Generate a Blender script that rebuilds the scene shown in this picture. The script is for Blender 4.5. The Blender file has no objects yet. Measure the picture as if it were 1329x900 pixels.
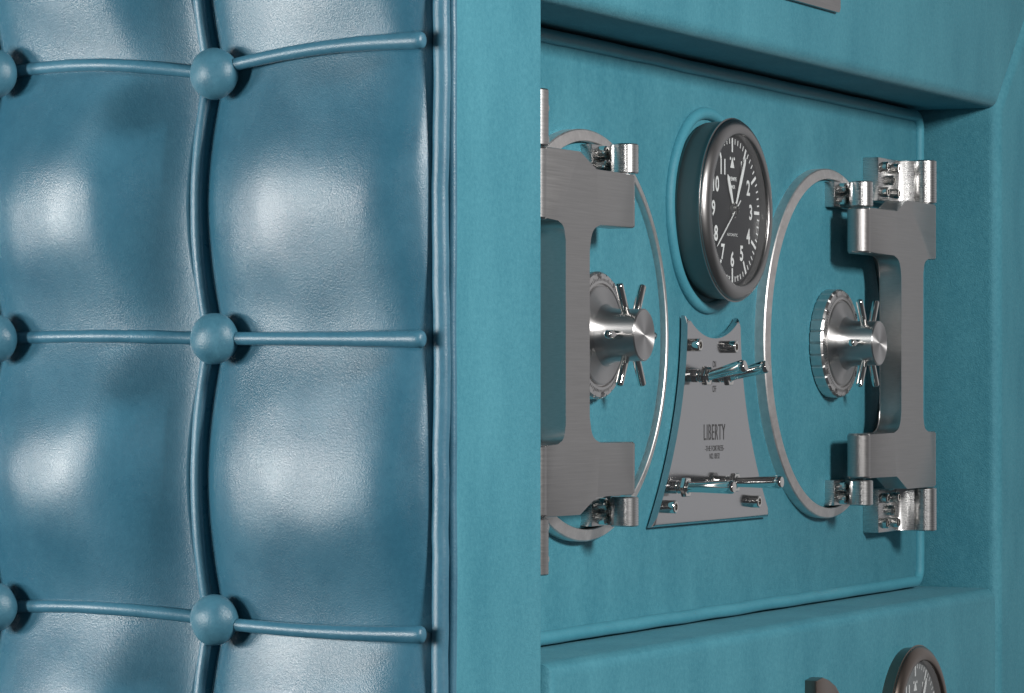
import bpy, bmesh, math, random
from mathutils import Vector, Matrix, noise
random.seed(7)
PI = math.pi
sc = bpy.context.scene
COL = sc.collection

# ---------------------------------------------------------------- survey of the photograph (px) -> metres on the safe
PHI = math.radians(26.0); FPX = 2156/math.tan(PHI); HOR = 505.0; CX = 664.5
Z0 = FPX*.3/785; X0 = (705-CX)/FPX*Z0
S, C = math.sin(PHI), math.cos(PHI)
def loc(x, y, w=0.0):
    """point of the instrument wall (w metres proud of the back panel) -> u, v"""
    k = (x-CX)/FPX
    u = (k*(Z0-w*S)-X0-w*C)/(S-k*C)
    return u, (HOR-y)*(Z0+u*C-w*S)/FPX
USIDE = -.2935
def side(x, y, h=0.0):
    """point of the quilted side wall, h metres proud -> local Vector"""
    k = (x-CX)/FPX; u = USIDE-h
    w = (k*(Z0+u*C)-X0-u*S)/(C+k*S)
    return Vector((u, -w, (HOR-y)*(Z0+u*C-w*S)/FPX))
WORLD = Matrix.Translation((X0, Z0, 0)) @ Matrix.Rotation(PI/2-PHI, 4, 'Z')
def P(u, w, v): return Vector((u, -w, v))

# ---------------------------------------------------------------- materials
def new_mat(name):
    m = bpy.data.materials.new(name); m.use_nodes = True
    n = m.node_tree.nodes; l = m.node_tree.links
    return m, n, l, n['Principled BSDF']
def ramp(n, stops):
    r = n.new('ShaderNodeValToRGB')
    while len(r.color_ramp.elements) < len(stops): r.color_ramp.elements.new(.5)
    for e, (p, c) in zip(r.color_ramp.elements, stops):
        e.position = p; e.color = (*c, 1) if len(c) == 3 else c
    return r
def leather(name, c0, c1, rough, grain=.35, fine=1500, wr=.25, spec=.5, fuzz=0.0, blotch=9, coat=0.0, waves=.45, speck=.38, nap=(1, 1, 1)):
    m, n, l, b = new_mat(name)
    tc = n.new('ShaderNodeTexCoord')
    big = n.new('ShaderNodeTexNoise'); big.inputs['Scale'].default_value = blotch; big.inputs['Detail'].default_value = 6; big.inputs['Roughness'].default_value = .62
    nm = n.new('ShaderNodeMapping'); nm.inputs['Scale'].default_value = nap
    l.new(tc.outputs['Object'], nm.inputs['Vector']); l.new(nm.outputs['Vector'], big.inputs['Vector'])
    spk = n.new('ShaderNodeTexNoise'); spk.inputs['Scale'].default_value = 420; spk.inputs['Detail'].default_value = 5; spk.inputs['Roughness'].default_value = .7
    l.new(tc.outputs['Object'], spk.inputs['Vector'])
    mx = n.new('ShaderNodeMath'); mx.operation = 'MULTIPLY_ADD'; mx.inputs[1].default_value = speck 
    l.new(spk.outputs['Fac'], mx.inputs[0])
    s2 = n.new('ShaderNodeMath'); s2.operation = 'MULTIPLY'; s2.inputs[1].default_value = 1-speck
    l.new(big.outputs['Fac'], s2.inputs[0]); l.new(s2.outputs[0], mx.inputs[2])
    r = ramp(n, [(.36, c0), (.64, c1)]); l.new(mx.outputs[0], r.inputs['Fac'])
    l.new(r.outputs['Color'], b.inputs['Base Color'])
    # grain: fine pores over soft wrinkles
    f = n.new('ShaderNodeTexNoise'); f.inputs['Scale'].default_value = fine; f.inputs['Detail'].default_value = 4; f.inputs['Roughness'].default_value = .65
    l.new(tc.outputs['Object'], f.inputs['Vector'])
    v = n.new('ShaderNodeTexNoise'); v.inputs['Scale'].default_value = 260; v.inputs['Detail'].default_value = 3; v.inputs['Distortion'].default_value = 1.6
    l.new(tc.outputs['Object'], v.inputs['Vector'])
    ds = n.new('ShaderNodeTexNoise'); ds.inputs['Scale'].default_value = 30; ds.inputs['Detail'].default_value = 2
    l.new(tc.outputs['Object'], ds.inputs['Vector'])
    add = n.new('ShaderNodeMath'); add.operation = 'MULTIPLY_ADD'; add.inputs[1].default_value = wr
    l.new(v.outputs['Fac'], add.inputs[0]); l.new(f.outputs['Fac'], add.inputs[2])
    add2 = n.new('ShaderNodeMath'); add2.operation = 'MULTIPLY_ADD'; add2.inputs[1].default_value = waves
    l.new(ds.outputs['Fac'], add2.inputs[0]); l.new(add.outputs[0], add2.inputs[2])
    bp = n.new('ShaderNodeBump'); bp.inputs['Strength'].default_value = grain; bp.inputs['Distance'].default_value = .0012
    l.new(add2.outputs[0], bp.inputs['Height']); l.new(bp.outputs['Normal'], b.inputs['Normal'])
    rr = n.new('ShaderNodeMapRange'); rr.inputs['To Min'].default_value = rough-.07; rr.inputs['To Max'].default_value = rough+.07
    l.new(big.outputs['Fac'], rr.inputs['Value']); l.new(rr.outputs['Result'], b.inputs['Roughness'])
    b.inputs['Specular IOR Level'].default_value = spec
    if coat:
        b.inputs['Coat Weight'].default_value = coat; b.inputs['Coat IOR'].default_value = 1.5
        cr = n.new('ShaderNodeMapRange'); cr.inputs['From Min'].default_value = .3; cr.inputs['From Max'].default_value = .7
        cr.inputs['To Min'].default_value = .23; cr.inputs['To Max'].default_value = .32
        l.new(big.outputs['Fac'], cr.inputs['Value']); l.new(cr.outputs['Result'], b.inputs['Coat Roughness'])
        l.new(bp.outputs['Normal'], b.inputs['Coat Normal'])
    if fuzz:
        b.inputs['Sheen Weight'].default_value = fuzz; b.inputs['Sheen Roughness'].default_value = .4
        b.inputs['Sheen Tint'].default_value = (.5, .85, .95, 1)
    return m
def metal(name, col, rough, aniso=0.0, stretch=None, bump=0.0, radial=False, coat=0.0, var=.06, rot=0.0):
    m, n, l, b = new_mat(name)
    b.inputs['Metallic'].default_value = 1
    b.inputs['Base Color'].default_value = (*col, 1)
    b.inputs['Roughness'].default_value = rough
    tc = n.new('ShaderNodeTexCoord')
    if stretch:
        mp = n.new('ShaderNodeMapping'); mp.inputs['Scale'].default_value = stretch
        l.new(tc.outputs['Object'], mp.inputs['Vector'])
        t = n.new('ShaderNodeTexNoise'); t.inputs['Scale'].default_value = 1; t.inputs['Detail'].default_value = 5; t.inputs['Roughness'].default_value = .7
        l.new(mp.outputs['Vector'], t.inputs['Vector'])
        r = ramp(n, [(.3, tuple(x*(1-var*2.2) for x in col)), (.7, tuple(min(1, x*(1+var)) for x in col))])
        l.new(t.outputs['Fac'], r.inputs['Fac']); l.new(r.outputs['Color'], b.inputs['Base Color'])
        mr = n.new('ShaderNodeMapRange'); mr.inputs['To Min'].default_value = rough-.06; mr.inputs['To Max'].default_value = rough+.08
        l.new(t.outputs['Fac'], mr.inputs['Value']); l.new(mr.outputs['Result'], b.inputs['Roughness'])
        if bump:
            bp = n.new('ShaderNodeBump'); bp.inputs['Strength'].default_value = bump; bp.inputs['Distance'].default_value = .0004
            l.new(t.outputs['Fac'], bp.inputs['Height']); l.new(bp.outputs['Normal'], b.inputs['Normal'])
    else:
        t = n.new('ShaderNodeTexNoise'); t.inputs['Scale'].default_value = 60; t.inputs['Detail'].default_value = 4
        l.new(tc.outputs['Object'], t.inputs['Vector'])
        mr = n.new('ShaderNodeMapRange'); mr.inputs['To Min'].default_value = max(.02, rough-.03); mr.inputs['To Max'].default_value = rough+.05
        l.new(t.outputs['Fac'], mr.inputs['Value']); l.new(mr.outputs['Result'], b.inputs['Roughness'])
    if aniso:
        b.inputs['Anisotropic'].default_value = aniso; b.inputs['Anisotropic Rotation'].default_value = rot
        tg = n.new('ShaderNodeTangent'); tg.direction_type = 'RADIAL'; tg.axis = 'Y' if radial else 'Z'
        l.new(tg.outputs['Tangent'], b.inputs['Tangent'])
    return m
def plain(name, col, rough=.5, spec=.5):
    m, n, l, b = new_mat(name)
    tc = n.new('ShaderNodeTexCoord'); t = n.new('ShaderNodeTexNoise'); t.inputs['Scale'].default_value = 120; t.inputs['Detail'].default_value = 4
    l.new(tc.outputs['Object'], t.inputs['Vector'])
    r = ramp(n, [(.3, tuple(x*.9 for x in col)), (.7, tuple(min(1, x*1.08) for x in col))])
    l.new(t.outputs['Fac'], r.inputs['Fac']); l.new(r.outputs['Color'], b.inputs['Base Color'])
    b.inputs['Roughness'].default_value = rough; b.inputs['Specular IOR Level'].default_value = spec
    return m
def glass_mat():
    m, n, l, b = new_mat('watch_glass'); n.remove(b)
    out = n['Material Output']
    tr = n.new('ShaderNodeBsdfTransparent'); tr.inputs['Color'].default_value = (.93, .95, .95, 1)
    gl = n.new('ShaderNodeBsdfGlossy'); gl.inputs['Roughness'].default_value = .03
    fr = n.new('ShaderNodeFresnel'); fr.inputs['IOR'].default_value = 1.45
    mx = n.new('ShaderNodeMixShader')
    l.new(fr.outputs[0], mx.inputs[0]); l.new(tr.outputs[0], mx.inputs[1]); l.new(gl.outputs[0], mx.inputs[2]); l.new(mx.outputs[0], out.inputs['Surface'])
    return m

L_TUFT = leather('quilted_leather', (.016, .092, .146), (.028, .128, .192), .55, grain=.17, fine=1500, wr=.18, spec=.18, blotch=26, coat=1.0, waves=1.1)
L_CORD = leather('cord_leather', (.026, .115, .178), (.050, .170, .245), .45, grain=.18, fine=1500, spec=.4, blotch=20, coat=.5)
L_BUTTON = leather('button_leather', (.036, .126, .182), (.062, .180, .245), .37, grain=.22, fine=1300, wr=.3, spec=.5, blotch=60, waves=.5)
L_TEAL = leather('suede_teal_leather', (.036, .190, .252), (.076, .280, .348), .60, grain=.42, fine=1000, wr=.3, spec=.28, fuzz=.08, blotch=13, speck=.48, waves=.8, nap=(1.8, 1.8, .7))
L_PIPE = leather('teal_piping_leather', (.046, .225, .295), (.07, .29, .365), .5, grain=.25, fine=1700, wr=.15, spec=.35, fuzz=.08, blotch=16)
M_BRUSH = metal('brushed_steel', (.43, .42, .415), .34, stretch=(25, 300, 1500), bump=.07, aniso=.35)
M_BRUSHV = metal('brushed_steel_barrel', (.64, .635, .63), .27, stretch=(60, 60, 2500), bump=.02)
M_LOCK = metal('lock_dial_steel', (.66, .645, .635), .30, stretch=(150, 150, 150), bump=.03)
M_RING = metal('satin_ring_steel', (.76, .73, .715), .46, stretch=(220, 220, 220), bump=.04)
M_TURN = metal('turned_steel', (.60, .59, .585), .38, aniso=.95, radial=True, rot=.25)
M_PLATE = metal('satin_plate_steel', (.56, .56, .57), .13)
M_CHROME = metal('polished_steel', (.80, .78, .75), .08)
M_BEZEL = metal('gunmetal', (.36, .35, .345), .29)
M_BRONZE = metal('bronze_bezel', (.23, .19, .165), .28)
M_BODY = metal('dark_case_steel', (.22, .225, .22), .46)
M_DIALBLK = plain('matt_black_dial', (.020, .020, .023), .5, .4)
M_DIALGREY = plain('grey_dial', (.16, .17, .175), .5, .4)
M_WHITE = plain('white_paint', (.86, .86, .86), .45)
M_INK = plain('engraved_ink', (.06, .058, .06), .5)
M_DARK = plain('dark_recess', (.012, .014, .016), .6)
M_GLASS = glass_mat()

# ---------------------------------------------------------------- object helpers
def link(o, parent=None):
    COL.objects.link(o)
    if parent is not None: o.parent = parent
    return o
def obj(name, bm, mat, parent=None, ang=32, smooth=True, recalc=True):
    if recalc: bmesh.ops.recalc_face_normals(bm, faces=bm.faces[:])
    me = bpy.data.meshes.new(name); bm.to_mesh(me); bm.free()
    me.materials.append(mat)
    if smooth:
        me.polygons.foreach_set('use_smooth', [True]*len(me.polygons))
        if ang: me.set_sharp_from_angle(angle=math.radians(ang))
    return link(bpy.data.objects.new(name, me), parent)
def thing(name, label, cat, u=0, w=0, v=0, group=None):
    o = bpy.data.objects.new(name, None); o.empty_display_size = .02
    COL.objects.link(o)
    o.matrix_world = WORLD @ Matrix.Translation(P(u, w, v))
    o['label'] = label; o['category'] = cat
    if group: o['group'] = group
    return o
def lathe(bm, prof, u=0, v=0, seg=64, M=None):
    """profile of (radius, w) revolved about the outward axis"""
    rows = []
    for r, w in prof:
        if r < 1e-7:
            p = P(u, w, v); rows.append([bm.verts.new(M @ p if M else p)])
        else:
            row = []
            for i in range(seg):
                a = 2*PI*i/seg
                p = P(u+r*math.cos(a), w, v+r*math.sin(a))
                row.append(bm.verts.new(M @ p if M else p))
            rows.append(row)
    for a, b in zip(rows, rows[1:]):
        for i in range(seg):
            j = (i+1) % seg
            if len(a) == 1 and len(b) == 1: continue
            if len(a) == 1: bm.faces.new((a[0], b[i], b[j]))
            elif len(b) == 1: bm.faces.new((a[i], a[j], b[0]))
            else: bm.faces.new((a[i], a[j], b[j], b[i]))
    return bm
def fillet(pts, radii, n=6):
    """round the corners of a closed polygon"""
    out = []; N = len(pts)
    for i, p in enumerate(pts):
        r = radii[i] if isinstance(radii, (list, tuple)) else radii
        p = Vector(p); a = Vector(pts[i-1]); b = Vector(pts[(i+1) % N])
        if r <= 0: out.append(p); continue
        da, db = (a-p), (b-p); la, lb = da.length, db.length; da.normalize(); db.normalize()
        ang = da.angle(db); d = min(r/math.tan(ang/2), la*.48, lb*.48)
        p0, p1 = p+da*d, p+db*d
        for k in range(n+1):
            t = k/n
            out.append((1-t)**2*p0+2*t*(1-t)*p+t*t*p1)
    return [tuple(q) for q in out]
def prism(bm, pts, w0, w1, bev=0.0, seg=2, bevback=False):
    """outline (u,v) extruded from w0 to w1 (front), front rim bevelled"""
    f = [bm.verts.new(P(p[0], w1, p[1])) for p in pts]
    b = [bm.verts.new(P(p[0], w0, p[1])) for p in pts]
    n = len(pts)
    ff = bm.faces.new(f); bf = bm.faces.new(list(reversed(b)))
    for i in range(n):
        j = (i+1) % n; bm.faces.new((f[j], f[i], b[i], b[j]))
    if bev:
        es = list(ff.edges)+(list(bf.edges) if bevback else [])
        bmesh.ops.bevel(bm, geom=es, offset=bev, segments=seg, profile=.5, affect='EDGES', clamp_overlap=True)
    return bm
def vprism(bm, pts, v0, v1, bev=0.0, seg=2):
    """plan outline (u,w) extruded upward"""
    t = [bm.verts.new(P(p[0], p[1], v1)) for p in pts]; b = [bm.verts.new(P(p[0], p[1], v0)) for p in pts]
    n = len(pts)
    ft = bm.faces.new(t); fb = bm.faces.new(list(reversed(b)))
    for i in range(n):
        j = (i+1) % n; bm.faces.new((t[j], t[i], b[i], b[j]))
    if bev: bmesh.ops.bevel(bm, geom=list(ft.edges)+list(fb.edges), offset=bev, segments=seg, profile=.5, affect='EDGES', clamp_overlap=True)
    return bm
def tube(bm, path, rad, seg=14, closed=False, caps=True):
    """round tube along points; rad a number or one per point"""
    N = len(path); rings = []; up = None
    for i, p in enumerate(path):
        a = path[i-1] if (i > 0 or closed) else p; b = path[(i+1) % N] if (i < N-1 or closed) else p
        d = (b-a).normalized()
        if up is None:
            up = d.orthogonal().normalized()
        up = (up-d*up.dot(d)).normalized(); s = d.cross(up)
        r = rad[i] if isinstance(rad, (list, tuple)) else rad
        rings.append([bm.verts.new(p+(up*math.cos(2*PI*k/seg)+s*math.sin(2*PI*k/seg))*r) for k in range(seg)])
    rng = range(N) if closed else range(N-1)
    for i in rng:
        A, B = rings[i], rings[(i+1) % N]
        off = 0
        if closed and i == N-1:
            off = min(range(seg), key=lambda o: (A[0].co-B[o].co).length)
        for k in range(seg):
            bm.faces.new((A[k], A[(k+1) % seg], B[(k+1+off) % seg], B[(k+off) % seg]))
    if caps and not closed:
        for ring, p, q in ((rings[0], path[0], path[1]), (rings[-1], path[-1], path[-2])):
            d = (p-q).normalized(); r0 = (ring[0].co-p).length
            prev = ring
            for t in (.5, .85):
                nr = [bm.verts.new(p+(v.co-p)*math.sqrt(1-t*t)+d*r0*t*.55) for v in ring]
                for k in range(seg): bm.faces.new((prev[k], prev[(k+1) % seg], nr[(k+1) % seg], nr[k]))
                prev = nr
            bm.faces.new(prev)
    return bm
def spline(pts, n=16):
    """Catmull-Rom through Vectors"""
    out = []; P_ = [pts[0]*2-pts[1]]+list(pts)+[pts[-1]*2-pts[-2]]
    for i in range(1, len(P_)-2):
        a, b, c, d = P_[i-1:i+3]
        for k in range(n):
            t = k/n
            out.append(.5*((2*b)+(c-a)*t+(2*a-5*b+4*c-d)*t*t+(3*b-a-3*c+d)*t**3))
    out.append(pts[-1]); return out
_txt = {}
def text_bm(bm, s, cu, cv, w, height, xs=1.0, rot=0.0, depth=.00012, spacing=1.0, bold=0.0):
    """flat raised lettering centred on cu, cv facing outward"""
    key = (s, spacing, bold)
    if key not in _txt:
        cuv = bpy.data.curves.new('lettering', 'FONT'); cuv.body = s; cuv.size = 1; cuv.space_character = spacing
        cuv.offset = bold; cuv.resolution_u = 6
        o = bpy.data.objects.new('lettering', cuv); COL.objects.link(o)
        dg = bpy.context.evaluated_depsgraph_get()
        me = bpy.data.meshes.new_from_object(o.evaluated_get(dg))
        _txt[key] = ([v.co.copy() for v in me.vertices], [list(p.vertices) for p in me.polygons])
        bpy.data.objects.remove(o); bpy.data.curves.remove(cuv); bpy.data.meshes.remove(me)
    vs, fs = _txt[key]
    xa = min(v.x for v in vs); xb = max(v.x for v in vs); ya = min(v.y for v in vs); yb = max(v.y for v in vs)
    k = height/(yb-ya); cr, sr = math.cos(rot), math.sin(rot)
    nv = []
    for v in vs:
        x = (v.x-(xa+xb)/2)*k*xs; y = (v.y-(ya+yb)/2)*k
        nv.append(bm.verts.new(P(cu+x*cr-y*sr, w, cv+x*sr+y*cr)))
    for f in fs:
        try: bm.faces.new([nv[i] for i in f])
        except ValueError: pass
    return bm
def quad(bm, pts, w):
    return bm.faces.new([bm.verts.new(P(p[0], w, p[1])) for p in pts])

# ================================================================ THE SAFE
safe = thing('safe', 'large blue-green leather safe with quilted side at left and recessed instrument wall', 'safe')

# ---- quilted side: cushions, buttons, cords
BX = [-290, -8, 278, 568]
ROWS = {-290: [-262, 97, 440, 780, 1130], -8: [-258, 96, 440, 788, 1140], 278: [-250, 96, 440, 805, 1165], 568: [-318, 57, 441, 821, 1200]}
HC = .0275                                                     # height of a cushion
def vcurve(c, r, t, h):
    """valley between two columns, from button r to button r+1"""
    y = ROWS[BX[c]][r]*(1-t)+ROWS[BX[c]][r+1]*t
    bow = 0 if c == 3 else -21*math.sin(PI*t)**.75
    gap = {1: 7.5, 0: 0, -1: 1.0}[h] if 0 < c < 3 else 0
    return BX[c]+bow+gap, y
def hcurve(c, r, s):
    """valley between two rows, from column c to c+1"""
    xa, xb = BX[c], BX[c+1]; ya, yb = ROWS[xa][r], ROWS[xb][r]
    x = (xa+(7.5 if c > 0 else 0))*(1-s)+(xb+(1.0 if c < 2 else 0))*s; y = ya*(1-s)+yb*s
    if c < 2: y += -9*math.sin(PI*s) if r != 2 else -3*math.sin(PI*s)
    else: y += {0: -6, 1: -9, 2: 0, 3: 4, 4: 6}[r]*math.sin(PI*s)
    return x, y
def coons(c, r, s, t):
    L, R_ = vcurve(c, r, t, 1), vcurve(c+1, r, t, -1); T, B = hcurve(c, r, s), hcurve(c, r+1, s)
    c00, c10, c01, c11 = hcurve(c, r, 0), hcurve(c, r, 1), hcurve(c, r+1, 0), hcurve(c, r+1, 1)
    return tuple((1-s)*L[i]+s*R_[i]+(1-t)*T[i]+t*B[i]-((1-s)*(1-t)*c00[i]+s*(1-t)*c10[i]+(1-s)*t*c01[i]+s*t*c11[i]) for i in (0, 1))
def dome(q, p): return max(0.0, 1-abs(2*q-1)**p)**(1/p)
def cush_h(c, r, s, t):
    """height of a cushion over the board: steep flanks, taut corners, hand-made unevenness"""
    q = 2*(1-s)
    if s <= .5: fs = dome(s, 2.0 if c < 2 else 2.25)
    elif c < 2: fs = (.34+.66*math.sin(PI*q/2)**1.7)*min(1, q/.06)**.5
    else: fs = dome(s, 3.4)
    sw = .5-.5*math.cos(2*PI*t)
    ft = .22*dome(t, 2.0)+.78*sw**.85
    low = .52 if c < 2 else .64
    h = fs*(low+(1-low)*ft)
    if c == 2: h *= .86+.05*math.sin(PI*s)
    wob = noise.noise(Vector((c*3.1+s*2.3, r*4.7+t*2.3, .5)))*.06+noise.noise(Vector((c*9.1+s*5, r*7.7+t*5, 2.5)))*.022
    return HC*(h*(1+wob))-.003
def cushion(c, r, n=72):
    bm = bmesh.new(); g = []
    for j in range(n+1):
        row = []
        t = .5-.5*math.cos(PI*j/n); t = .6*t+.4*j/n
        for i in range(n+1):
            s = .5-.5*math.cos(PI*i/n); s = .6*s+.4*i/n
            x, y = coons(c, r, s, t)
            base = side(x, y, .004); h = cush_h(c, r, s, t)
            row.append(bm.verts.new(Vector((USIDE-h, base.y, base.z))))
        g.append(row)
    for j in range(n):
        for i in range(n): bm.faces.new((g[j][i], g[j][i+1], g[j+1][i+1], g[j+1][i]))
    # skirt tucked behind the board
    rim = g[0]+[g[j][n] for j in range(1, n+1)]+[g[n][i] for i in range(n-1, -1, -1)]+[g[j][0] for j in range(n-1, 0, -1)]
    low = [bm.verts.new(Vector((USIDE+.012, v.co.y, v.co.z))) for v in rim]
    for k in range(len(rim)):
        bm.faces.new((rim[k], rim[(k+1) % len(rim)], low[(k+1) % len(rim)], low[k]))
    return obj('cushion', bm, L_TUFT, safe, ang=70)
for c in range(3):
    for r in range(4): cushion(c, r)
# cords along the rows
def row_cord(c, r):
    path, rad = [], []
    n = 40
    for i in range(n+1):
        s = i/n
        x, y = hcurve(c, r, s)
        lift = .0014 if c < 2 else .0026+.0015*s
        hh = cush_h(c, r, min(max(s, .1), .93), .003)
        if c == 2: hh = .0130+.0026*s
        path.append(side(x, y, .004)); path[-1].x = USIDE-hh-lift+.0008
        rad.append((.0028 if c < 2 else .0027+.0009*s**2.5)*(1+.05*noise.noise(Vector((s*9, c, r)))))
    lo, hi = (3, n-2) if c < 2 else (3, n)
    bm = bmesh.new(); tube(bm, path[lo:hi+1], rad[lo:hi+1], 16); return obj('cord', bm, L_CORD, safe, ang=60)
for r in (1, 2, 3):
    for c in range(3): row_cord(c, r)
def col_cord(c, r):
    path, rad = [], []
    n = 44
    for i in range(n+1):
        t = i/n
        x, y = vcurve(c, r, t, 0)
        p = side(x-1, y, .004+.006*math.sin(PI*t)**.8); p.x = USIDE-(.0055+.0052*math.sin(PI*t)**.8)
        path.append(p); rad.append(.0025*(1+.05*noise.noise(Vector((t*9, c+5, r)))))
    bm = bmesh.new(); tube(bm, path, rad, 14); return obj('cord', bm, L_CORD, safe, ang=60)
for c in (1, 2):
    for r in range(4): col_cord(c, r)
for c in (0, 1, 2):
    for r in (1, 2, 3):
        p = side(BX[c], ROWS[BX[c]][r], .0165)
        bm = bmesh.new()
        R0 = .0107
        bmesh.ops.create_uvsphere(bm, u_segments=48, v_segments=28, radius=R0)
        for v in bm.verts:
            d = v.co.normalized()
            v.co = Vector((v.co.x*.82, v.co.y*.97, v.co.z*1.0))
            v.co *= 1+.035*noise.noise(d*1.6+Vector((c*3, r*5, 0)))
            v.co += Vector((USIDE-.0165, p.y, p.z))
        obj('button', bm, L_BUTTON, safe, ang=0)
# stiff board behind the quilting
bm = bmesh.new()
prism(bm, [(USIDE+.008, -.50), (USIDE+.03, -.50), (USIDE+.03, .50), (USIDE+.008, .50)], -.50, .0878)
obj('side_board', bm, L_TUFT, safe)
# piping on the corner between side and front
def corner_pipe(name, px, h, r, amp):
    path = []
    for i in range(121):
        y = -300+1500*i/120
        q = side(px+amp*noise.noise(Vector((y*.006, px, 3)))+.4*amp*noise.noise(Vector((y*.03, px, 8))), y, h); path.append(Vector((USIDE-h, q.y, q.z)))
    bm = bmesh.new(); tube(bm, path, r, 18); return obj(name, bm, L_CORD, safe, ang=60)
corner_pipe('piping', 572.5, .0060, .0035, 2.2)
corner_pipe('seam_welt', 587, .0006, .0019, 1.2)

# ---- front edge of the safe
uR = loc(703, 505, .1)[0]
bm = bmesh.new()
prism(bm, [(USIDE, -.50), (uR, -.50), (uR, .50), (USIDE, .50)], .088, .1, bev=.0014, seg=3)
obj('front_edge', bm, L_TEAL, safe, ang=50)

bm = bmesh.new()
prism(bm, [(USIDE+.0302, -.50), (uR-.0004, -.50), (uR-.0004, .50), (USIDE+.0302, .50)], -.05, .0878)
obj('inner_wall', bm, L_TEAL, safe, ang=50)
# ---- recessed instrument wall
UW, VT, VB, WF = .5735, .1803, -.1278, .05                       # opening of the surround and its depth
def panel_edge(n=24):
    ul, ur, vb, vt, r = -.19, .5575, -.1232, .1752, .009
    pts = []
    for (cx, cy, a0) in ((ur-r, vt-r, 0), (ul+r, vt-r, 90), (ul+r, vb+r, 180), (ur-r, vb+r, 270)):
        for k in range(9):
            a = math.radians(a0+90*k/8); pts.append((cx+r*math.cos(a), cy+r*math.sin(a)))
    out = []
    for i, p in enumerate(pts):
        q = pts[(i+1) % len(pts)]; d = math.dist(p, q); m = max(1, int(d/.012))
        for k in range(m):
            out.append((p[0]+(q[0]-p[0])*k/m, p[1]+(q[1]-p[1])*k/m))
    return out
edge = panel_edge()
bm = bmesh.new(); prism(bm, edge, -.012, .0012, bev=.0012)
obj('back_panel', bm, L_TEAL, safe, ang=50)
bm = bmesh.new()
tube(bm, [P(p[0]+.0004*noise.noise(Vector((p[0]*30, p[1]*30, 1))), .0018, p[1]-.0001+.00042*noise.noise(Vector((p[0]*26, p[1]*26, 7)))) for p in edge], .0036, 14, closed=True)
obj('piping', bm, L_PIPE, safe, ang=60)
bm = bmesh.new(); prism(bm, [(uR, -.5), (.80, -.5), (.80, .5), (uR, .5)], -.02, -.013)
obj('rear_board', bm, L_TEAL, safe)
def padded(name, pts, soft, w0=-.012, w1=WF, tight=.0018):
    """leather covered board: the edges listed in soft get a padded radius"""
    bm = bmesh.new()
    f = [bm.verts.new(P(p[0], w1, p[1])) for p in pts]; b = [bm.verts.new(P(p[0], w0, p[1])) for p in pts]
    n = len(pts); bm.faces.new(f); bm.faces.new(list(reversed(b)))
    for i in range(n): bm.faces.new((f[(i+1) % n], f[i], b[i], b[(i+1) % n]))
    bm.edges.ensure_lookup_table()
    fe = {i: bm.edges.get((f[i], f[(i+1) % n])) for i in range(n)}
    bmesh.ops.bevel(bm, geom=[fe[i] for i in soft], offset=.0075, segments=6, profile=.5, affect='EDGES', clamp_overlap=True)
    return obj(name, bm, L_TEAL, safe, ang=40)
padded('top_rail', [(uR, VT), (UW, VT), (UW+.25, VT+.25), (UW+.25, .5), (uR, .5)], [0, 1])
padded('side_stile', [(UW+.0012, -.5), (.80, -.5), (.80, VT+.2270), (UW+.0012, VT+.0004)], [3, 2])
padded('drawer_front', [(-.0935, -.5), (UW-.0012, -.5), (UW-.0012, VB), (-.0935, VB)], [2, 3], w1=WF-.002)

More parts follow.
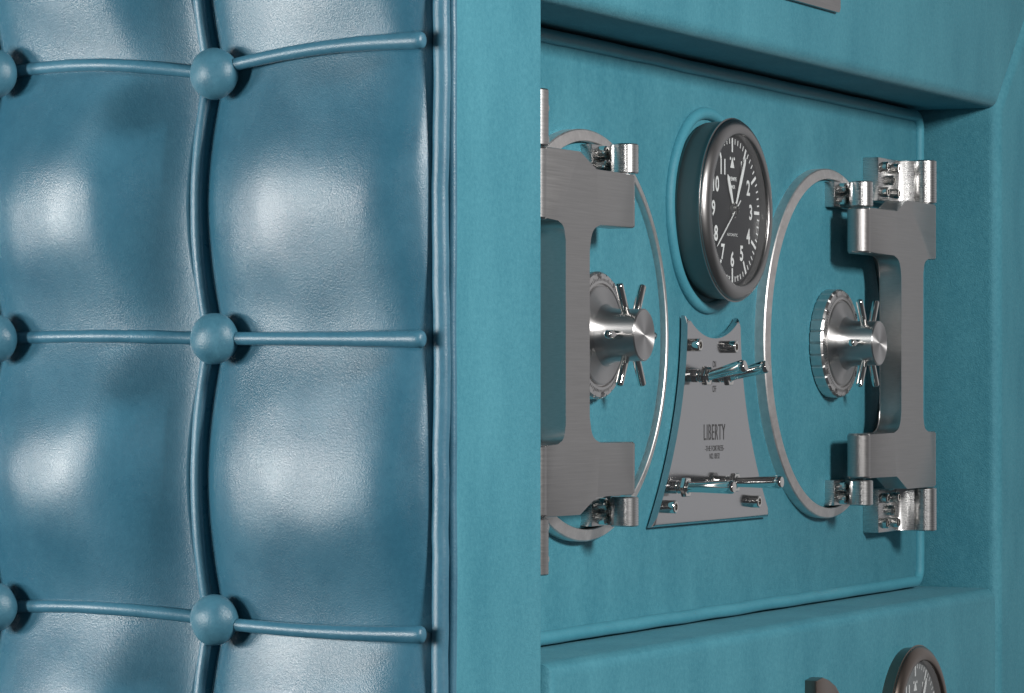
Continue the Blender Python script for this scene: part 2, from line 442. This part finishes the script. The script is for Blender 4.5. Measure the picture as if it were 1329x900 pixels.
# ================================================================ ROUND HATCHES
def hatch(u0, sgn, label, bar, end, knob_turn, first):
    """vault hatch on a swinging arm; sgn=+1 swings to the right, -1 to the left"""
    v0 = .027
    t = thing('round_hatch', label, 'safe hatch', u0, 0, v0, 'round hatches on swinging steel arms')
    R = .104
    bm = bmesh.new()
    lathe(bm, [(R-.0062, .0045), (R-.0062, .0084), (R-.0058, .0088), (R-.0006, .0074), (R, .0068), (R, .0010), (R-.006, .0010), (R-.0062, .0045)], seg=160)
    obj('steel_ring', bm, M_RING, t, ang=28)
    bm = bmesh.new(); lathe(bm, [(0, .0064), (R-.0100, .0064), (R-.0074, .0058), (R-.0064, .0045), (R-.0064, .0015)], seg=128)
    obj('leather_inset', bm, L_TEAL, t, ang=50)
    # swinging arm, outline on the (offset, v) plane
    x = lambda o: sgn*o
    b0, b1 = bar
    WA, WB = .019, .033
    rb = .0072
    pts = [(rb*0, .0535), (b0-.001, .0535), (b0, .0520), (b0, -.0520), (b0-.001, -.0535), (0, -.0535),
           (0, -.0800), (b0-.006, -.0800), (b0+.011, -.0880), (end, -.0880), (end, -.0535), (b1+.001, -.0535), (b1, -.0520),
           (b1, .0520), (b1+.001, .0535), (end, .0535), (end, .0880), (b0+.011, .0880), (b0-.006, .0810), (0, .0810)]
    rad = [0, .0, .011, .011, 0, 0, 0, .004, .004, 0, 0, 0, .008, .008, 0, 0, 0, .004, .004, 0]
    # corner fillets carry the whole corner
    pts2 = [(0, .0535), (b0, .0535), (b0, -.0535), (0, -.0535), (0, -.0800), (b0-.008, -.0800), (b0+.011, -.0880), (end, -.0880), (end, -.0535),
            (b1, -.0535), (b1, .0535), (end, .0535), (end, .0880), (b0+.011, .0880), (b0-.008, .0805), (0, .0805)]
    rd = [0, .013, .013, 0, 0, .005, .005, 0, 0, .009, .009, 0, 0, .005, .005, 0]
    out = fillet([(x(a), b) for a, b in pts2], rd, 7)
    bm = bmesh.new(); prism(bm, out, WA, WB, bev=.0006, seg=2, bevback=True)
    # rounded knuckle ends of the arm
    for o, ra in ((0, (WB-WA)/2), (end, (WB-WA)/2)):
        for va, vb in ((.0535, .0805 if o == 0 else .0880), (-.0800 if o == 0 else -.0880, -.0535)):
            M = Matrix.Translation(P(x(o), (WA+WB)/2, (va+vb)/2)) @ Matrix.Rotation(-PI/2, 4, 'X')
            hh = (vb-va)/2-.0003
            lathe(bm, [(0, -hh), (ra-.0008, -hh), (ra, -hh+.0008), (ra, hh-.0008), (ra-.0008, hh), (0, hh)], seg=40, M=M)
    arm = obj('swing_arm', bm, M_BRUSH, t, ang=30)
    def screw(parent, uu, ww, vv, r=.0031, h=.0042):
        bm = bmesh.new()
        lathe(bm, [(r, ww-.001), (r, ww+h-.0007), (r-.0007, ww+h), (r*.52, ww+h), (r*.52, ww+h-.0016), (0, ww+h-.0018)], uu, vv, 24)
        return obj('screw', bm, M_CHROME, parent, ang=30)
    def hinge(flange, neck, cu, va, vb, screws, wb, wf, br, s=1):
        cw = .026
        bm = bmesh.new()
        vprism(bm, fillet([(flange[0], wb), (flange[1], wb), (flange[1], wf), (flange[0], wf)], .0005, 2), va, vb, bev=.0005)
        # neck sweeping from the flange to the barrel
        n0, n1 = neck
        pts = [(n0, wf-.001)]
        d = 1 if n0 < cu else -1
        for k in range(7):
            q = k/6
            pts.append((n0+(cu-d*br*.75-n0)*q**1.0, wf+(cw-.004-wf)*q**2.0))
        pts += [(cu, cw), (cu+d*br*.9, cw-.002), (n1, wf-.001)]
        vprism(bm, pts, va+.0003, vb-.0003, bev=.0004)
        M = Matrix.Translation(P(cu, cw, (va+vb)/2)) @ Matrix.Rotation(-PI/2, 4, 'X')
        hh = (vb-va)/2
        lathe(bm, [(0, -hh), (br-.0006, -hh), (br, -hh+.0006), (br, hh-.0006), (br-.0006, hh), (0, hh)], seg=48, M=M)
        o = obj('hinge', bm, M_BRUSHV if sgn > 0 or cu > -.05 else M_BRUSH, t, ang=30)
        for a, b in screws: screw(o, a, wf, b)
        return o
    for sv in (1, -1):
        lo, hi = sorted((sv*.0812, sv*.0962))
        hinge((-.0055, .030), (.0115, .018), .0035 if sgn > 0 else .0045, lo, hi, [(.0042, sv*.0852), (.0042, sv*.0925)], .0060, .0125, .0071)
        lo, hi = sorted((sv*.0886, sv*.1155))
        fo, n_ = end-.044, (end-.011, end+.004)
        m = .5*(lo+hi)
        scr = [(x(fo+.0065), m+.0078), (x(fo+.0065), m-.0078), (x(fo+.0165), m), (x(fo+.0265), m+.0078), (x(fo+.0265), m-.0078)]
        if sgn > 0: hinge((fo, end+.004), (fo+.032, end+.002), end, lo, hi, scr, .0012, .0115, .0075)
        else: hinge((-(end+.004), -fo), (-(fo+.032), -(end+.002)), -end, lo, hi, scr, .0012, .0115, .0075)
    # lock dial with a notched grip edge, ticks and numbers
    bm = bmesh.new()
    RD = .0322; nt = 28; sub = 8
    rings = []
    for r_, w_ in ((0, 'n'),):
        pass
    prof = [(.0010, .0064), (0, .0072), (0, .0138), (.0010, .0150)]
    for dr, w_ in prof:
        row = []
        for i in range(nt*sub):
            a = 2*PI*i/(nt*sub); k = i % sub
            notch = .0009 if k == 0 else 0
            r_ = RD-dr-notch
            row.append(bm.verts.new(P(r_*math.cos(a), w_, r_*math.sin(a))))
        rings.append(row)
    row = [bm.verts.new(P(.0262*math.cos(2*PI*i/(nt*sub)), .0156, .0262*math.sin(2*PI*i/(nt*sub)))) for i in range(nt*sub)]
    rings.append(row)
    row = [bm.verts.new(P(.0256*math.cos(2*PI*i/(nt*sub)), .0146, .0256*math.sin(2*PI*i/(nt*sub)))) for i in range(nt*sub)]
    rings.append(row)
    N = nt*sub
    for A, B in zip(rings, rings[1:]):
        for i in range(N): bm.faces.new((A[i], A[(i+1) % N], B[(i+1) % N], B[i]))
    bm.faces.new(rings[-1])
    dial = obj('lock_dial', bm, M_LOCK, t, ang=28)
    bm = bmesh.new()
    for i in range(100):
        a = 2*PI*i/100; L_ = .0022 if i % 5 == 0 else .0013
        ca, sa = math.cos(a), math.sin(a); r1 = .0275; hw = .00022
        wq = lambda r_: .0156+(.0150-.0156)*(r_-.0262)/(.0050)+.00012
        f = [(r1*ca-hw*sa, r1*sa+hw*ca, r1), (r1*ca+hw*sa, r1*sa-hw*ca, r1), ((r1+L_)*ca+hw*sa, (r1+L_)*sa-hw*ca, r1+L_), ((r1+L_)*ca-hw*sa, (r1+L_)*sa+hw*ca, r1+L_)]
        bm.faces.new([bm.verts.new(P(p[0], wq(p[2]), p[1])) for p in f])
    for k in range(10):
        a = PI/2-2*PI*k/10+knob_turn
        text_bm(bm, str(k*10), .0298*math.cos(a), .0298*math.sin(a), .01535, .0029, rot=a-PI/2, bold=.03)
    obj('dial_marking', bm, M_INK, dial, smooth=False)
    # knob: cone, barrel, six spokes
    bm = bmesh.new()
    lathe(bm, [(.0250, .0140), (.0250, .0156), (.0244, .0160), (.0190, .0168), (.0158, .0182), (.0142, .0204), (.0135, .0228), (.0132, .0245), (.0132, .0384), (.0126, .0390), (0, .0390)], seg=96)
    knob = obj('knob', bm, M_TURN, t, ang=25)
    for k in range(6):
        a = PI/3*k
        d = Vector((math.cos(a), 0, math.sin(a)))
        base = P(0, .0315, 0)
        bm = bmesh.new(); rs = .0021
        tube(bm, [base+d*.0118, base+d*.0282], rs, 16)
        obj('spoke', bm, M_CHROME, knob, ang=50)
    return t
hatch(.381, 1, 'right-hand round steel-ringed leather hatch, its knob and swing arm fully in view', (.055, .0955), .118, .3, True)
hatch(.036, -1, 'round steel-ringed leather hatch beside the front edge, half hidden behind its own swing arm', (.0525, .0800), .102, -.55, False)

# ================================================================ CLOCKS
def clock(u0, v0, w0, label, case, dialm, rim, hour, minute, second, pipe=True, wide=False):
    t = thing('clock', label, 'clock', u0, w0, v0, 'round clocks set in the leather')
    R = .0502
    if pipe:
        bm = bmesh.new()
        tube(bm, [P((.0535+.0003*math.sin(a*5))*math.cos(a), .0016, (.0535+.0003*math.cos(a*3))*math.sin(a)) for a in [2*PI*i/96 for i in range(96)]], .0034, 14, closed=True)
        obj('piping', bm, L_PIPE, t, ang=60)
    bm = bmesh.new(); lathe(bm, [(R-.0034, -.012), (R-.0034, .002), (R-.0018, .0040), (R-.0012, .0172)], seg=128)
    obj('case', bm, case, t, ang=30)
    ri = .0413
    bm = bmesh.new()
    pr = [(R-.002, .0170), (R+.0002, .0172), (R+.0003, .0177), (R-.0004, .0180), (R-.0003, .0184), (R-.0006, .0191), (R-.0014, .0201), (R-.0026, .0211), (R-.0042, .0219), (R-.0054, .0221), (ri+.0010, .0219), (ri+.0003, .0214), (ri, .0208), (ri+.0002, .0160), (ri-.0004, .0150)]
    lathe(bm, pr, seg=160); obj('bezel', bm, rim, t, ang=40)
    wd = .0163
    bm = bmesh.new(); lathe(bm, [(0, wd), (ri-.0008, wd)], seg=128); obj('dial_face', bm, dialm, t)
    mk = bmesh.new(); wm = wd+.00015
    for i in range(60):
        a = PI/2-2*PI*i/60; ca, sa = math.cos(a), math.sin(a)
        if i % 5 == 0: r0, r1, hw = .0318, .0396, .00090
        else: r0, r1, hw = .0364, .0394, .00042
        quad(mk, [(r0*ca-hw*sa, r0*sa+hw*ca), (r0*ca+hw*sa, r0*sa-hw*ca), (r1*ca+hw*sa, r1*sa-hw*ca), (r1*ca-hw*sa, r1*sa+hw*ca)], wm)
    for k in range(1, 12):
        a = PI/2-2*PI*k/12
        text_bm(mk, str(k), .0268*math.cos(a), .0268*math.sin(a), wm, .0086, xs=.90, bold=.026)
    quad(mk, [(-.0030, .0232), (.0030, .0232), (0, .0292)][0:3], wm)
    for s_ in (-1, 1):
        lathe(mk, [(0, wm), (.0009, wm)], s_*.0027, .0283, 14)
    text_bm(mk, 'WEMPE', 0, .0172, wm, .0021, xs=1.25, bold=.02)
    text_bm(mk, 'TIMER', 0, .0128, wm, .0019, xs=1.1, bold=.01)
    text_bm(mk, 'AUTOMATIC', 0, -.0135, wm, .0016, xs=1.15)
    text_bm(mk, 'MADE IN', -.0075, -.0362, wm, .0009, rot=-.2); text_bm(mk, 'GERMANY', .0075, -.0362, wm, .0009, rot=.2)
    obj('dial_marking', mk, M_WHITE, t, smooth=False)
    def hand(name, ang, length, tail, w1, w2, wz, m):
        a = PI/2-ang; d = (math.cos(a), math.sin(a)); s_ = (-d[1], d[0])
        bm = bmesh.new()
        pr = [(-tail, w1*.6), (length*.12, w1*.55), (length*.55, w2), (length*.9, w2*.85), (length, w2*.1)]
        o = [(d[0]*q+s_[0]*h, d[1]*q+s_[1]*h) for q, h in pr]+[(d[0]*q-s_[0]*h, d[1]*q-s_[1]*h) for q, h in reversed(pr)]
        prism(bm, o, wz, wz+.0003); return obj(name, bm, m, t, smooth=False)
    hand('hour_hand', hour, .0210, .003, .0013, .0017, wd+.0010, M_WHITE)
    hand('minute_hand', minute, .0335, .004, .0011, .0014, wd+.0016, M_WHITE)
    hand('second_hand', second, .034, .009, .0005, .0004, wd+.0021, M_WHITE)
    bm = bmesh.new(); lathe(bm, [(.0044, wd+.0004), (.0044, wd+.0016), (.0036, wd+.0022), (.0024, wd+.0022), (.0022, wd+.0034), (0, wd+.0036)], seg=32); obj('hand_boss', bm, M_CHROME, t)
    bm = bmesh.new(); lathe(bm, [(0, .0216), (.02, .0214), (.034, .0211), (ri-.0002, .0207)], seg=96); obj('glass', bm, M_GLASS, t, ang=0)
    return t
clock(.2066, .0980, 0, 'black-faced round clock with white numerals above the flared steel plate', M_BODY, M_DIALBLK, M_BEZEL, math.radians(-25), math.radians(28), math.radians(232))
ul, vl = loc(1192, 840, WF+.009)
clock(ul+.009, vl-.0500, WF-.0125, 'bronze-rimmed clock with grey dial low on the drawer front, only its top in view', M_BRONZE, M_DIALGREY, M_BRONZE, math.radians(60), math.radians(28), math.radians(150), pipe=False)

# ================================================================ CONTROL PLATE
pu = .2060
plate = thing('control_plate', 'flared polished steel plate reading LIBERTY with four toggle switches, below the clock', 'control plate', pu, 0, 0)
def hwid(v):
    t = (.0397-v)/.113
    return .0372+.046*max(0, t)**2.05+.0006*(1-t)
vs = [.0397-.113*i/22 for i in range(23)]
right = [(hwid(v), v) for v in vs]
left = [(-a, b) for a, b in reversed(right)]
arc = []
for i in range(1, 20):
    s_ = -1+2*i/20
    arc.append((s_*.0372, .0397-.0120*(1-abs(s_)**2.0)**.85))
outline = fillet(right, [0]*len(right))+left+arc
bm = bmesh.new(); prism(bm, outline, .0024, .0062, bev=.0026, seg=5)
obj('plate_body', bm, M_PLATE, plate, ang=24)
bm = bmesh.new(); wl = .00632
text_bm(bm, 'LIBERTY', 0, loc(928, 561, .006)[1], wl, .0086, xs=.62, spacing=1.12)
text_bm(bm, '-THE FORTRESS-', 0, loc(928, 582, .006)[1], wl, .0030, xs=.88)
text_bm(bm, 'NO. 08/32', 0, loc(928, 592, .006)[1], wl, .0030, xs=.78)
text_bm(bm, 'ON', -.0003, loc(928, 473, .006)[1], wl, .0036, xs=.62)
text_bm(bm, 'OFF', -.0003, loc(928, 505, .006)[1], wl, .0036, xs=.62)
obj('lettering', bm, M_INK, plate, smooth=False)
def cap_screw(x, y, parent):
    u, v = loc(x, y, .0062); u -= pu
    bm = bmesh.new(); r = .0035; w = .0062; h = .0052
    lathe(bm, [(r, w-.0005), (r, w+h-.0005), (r-.0005, w+h), (.0019, w+h), (.0019, w+h-.0024), (0, w+h-.0026)], u, v, 28)
    return obj('screw', bm, M_CHROME, parent, ang=28)
for x, y in ((898, 448), (945, 450.5), (866, 658), (975, 651)): cap_screw(x, y, plate)
def toggle(x, y, tilt, L_):
    u, v = loc(x, y, .0062); u -= pu
    bm = bmesh.new(); w = .0062
    pr = [(.0036, w-.0004), (.0036, w+.0015)]
    for i in range(6):
        pr += [(.0031, w+.0017+i*.0011), (.0035, w+.0022+i*.0011)]
    pr += [(.0031, w+.0084), (0, w+.0084)]
    lathe(bm, pr, u, v, 28)
    sw = obj('toggle_switch', bm, M_CHROME, plate, ang=20)
    bm = bmesh.new()
    lathe(bm, [(.0033, w+.0050), (.0056, w+.0050), (.0058, w+.0055), (.0058, w+.0072), (.0054, w+.0078), (.0033, w+.0078)], u, v, 6)
    obj('hex_nut', bm, M_CHROME, sw, ang=20)
    M = Matrix.Translation(P(u, w+.0072, v)) @ Matrix.Rotation(tilt, 4, 'X') @ Matrix.Translation(P(-u, -(w+.0072), -v))
    bm = bmesh.new(); b = w+.0078
    lathe(bm, [(.0030, b-.001), (.0027, b+.002), (.0029, b+.008), (.0033, b+L_*.6), (.0036, b+L_-.004), (.0036, b+L_-.0018), (.0029, b+L_-.0005), (0, b+L_)], u, v, 28, M)
    obj('lever', bm, M_CHROME, sw, ang=40)
toggle(903, 488, math.radians(-14), .0225); toggle(932, 488.5, math.radians(-14), .0225)
toggle(876, 632.5, math.radians(-1), .0270); toggle(940, 626, math.radians(-1), .0270)

# ================================================================ SMALL PLATES ON THE SURROUND
u1, v1 = loc(1091, 17, WF+.003)
np_ = thing('name_plate', 'plain brushed steel plate on the leather surround above the instrument wall', 'plate', u1-.08, WF, v1+.03)
bm = bmesh.new(); prism(bm, fillet([(-.08, -.03), (.08, -.03), (.08, .03), (-.08, .03)], .0025, 5), 0, .0030, bev=.0005, seg=2)
obj('plate_body', bm, M_BRUSH, np_)
u2, v2 = loc(1060, 884, WF+.005)
br = thing('steel_bracket', 'dark curved steel bracket standing on the drawer front at the bottom edge', 'bracket', u2, WF, v2)
bm = bmesh.new()
out = [(0, 0), (.010, .0012), (.020, -.001), (.030, -.0055), (.040, -.0120), (.048, -.02), (.052, -.03), (.052, -.07), (0, -.07)]
prism(bm, out, -.002, .0050, bev=.0008, seg=2)
obj('bracket_body', bm, M_BRONZE, br, ang=30)

# ================================================================ CAMERA, LAMPS, WORLD
cam = bpy.data.cameras.new('camera'); co = bpy.data.objects.new('camera', cam); COL.objects.link(co)
cam.sensor_width = 36; cam.sensor_fit = 'HORIZONTAL'; cam.lens = 36*FPX/1329; cam.shift_y = (HOR-450)/1329
cam.clip_start = .05; cam.clip_end = 100
co.location = (0, 0, 0); co.rotation_euler = (PI/2, 0, 0)
sc.camera = co
def lamp(name, loc_, target, power, sx, sy, col=(1, 1, 1), spread=180):
    l = bpy.data.lights.new(name, 'AREA'); l.shape = 'RECTANGLE'; l.size = sx; l.size_y = sy; l.energy = power; l.color = col
    l.spread = math.radians(spread)
    o = bpy.data.objects.new(name, l); COL.objects.link(o)
    o.location = loc_
    d = Vector(target)-Vector(loc_)
    o.rotation_euler = d.to_track_quat('-Z', 'Y').to_euler()
    return o
lamp('softbox', (-1.12, .70, .03), (-.12, 1.35, 0), 13, .13, .36, (1, .985, .96))
lamp('softbox', (-1.45, 1.06, .02), (-.12, 1.40, 0), 10, .34, .16, (1, .985, .96))
lamp('softbox', (1.08, .66, .55), (.15, 1.80, 0), 27, .26, .26, (1, .985, .965))
lamp('softbox', (.30, -.55, .22), (-.05, 1.4, 0), 2.4, .14, .20, (1, .985, .965))
w = bpy.data.worlds.new('World'); sc.world = w; w.use_nodes = True
n = w.node_tree.nodes; l = w.node_tree.links; bg = n['Background']
tc = n.new('ShaderNodeTexCoord')
dt = n.new('ShaderNodeVectorMath'); dt.operation = 'DOT_PRODUCT'; dt.inputs[1].default_value = (.74, .66, .10)
l.new(tc.outputs['Generated'], dt.inputs[0])
r = ramp(n, [(.0, (.042, .045, .05)), (.62, (.055, .058, .062)), (1.0, (.39, .39, .40))])
l.new(dt.outputs['Value'], r.inputs['Fac']); l.new(r.outputs['Color'], bg.inputs['Color'])
bg.inputs['Strength'].default_value = 1.0
sc.view_settings.view_transform = 'Standard'; sc.view_settings.look = 'None'; sc.view_settings.exposure = 0; sc.view_settings.gamma = 1
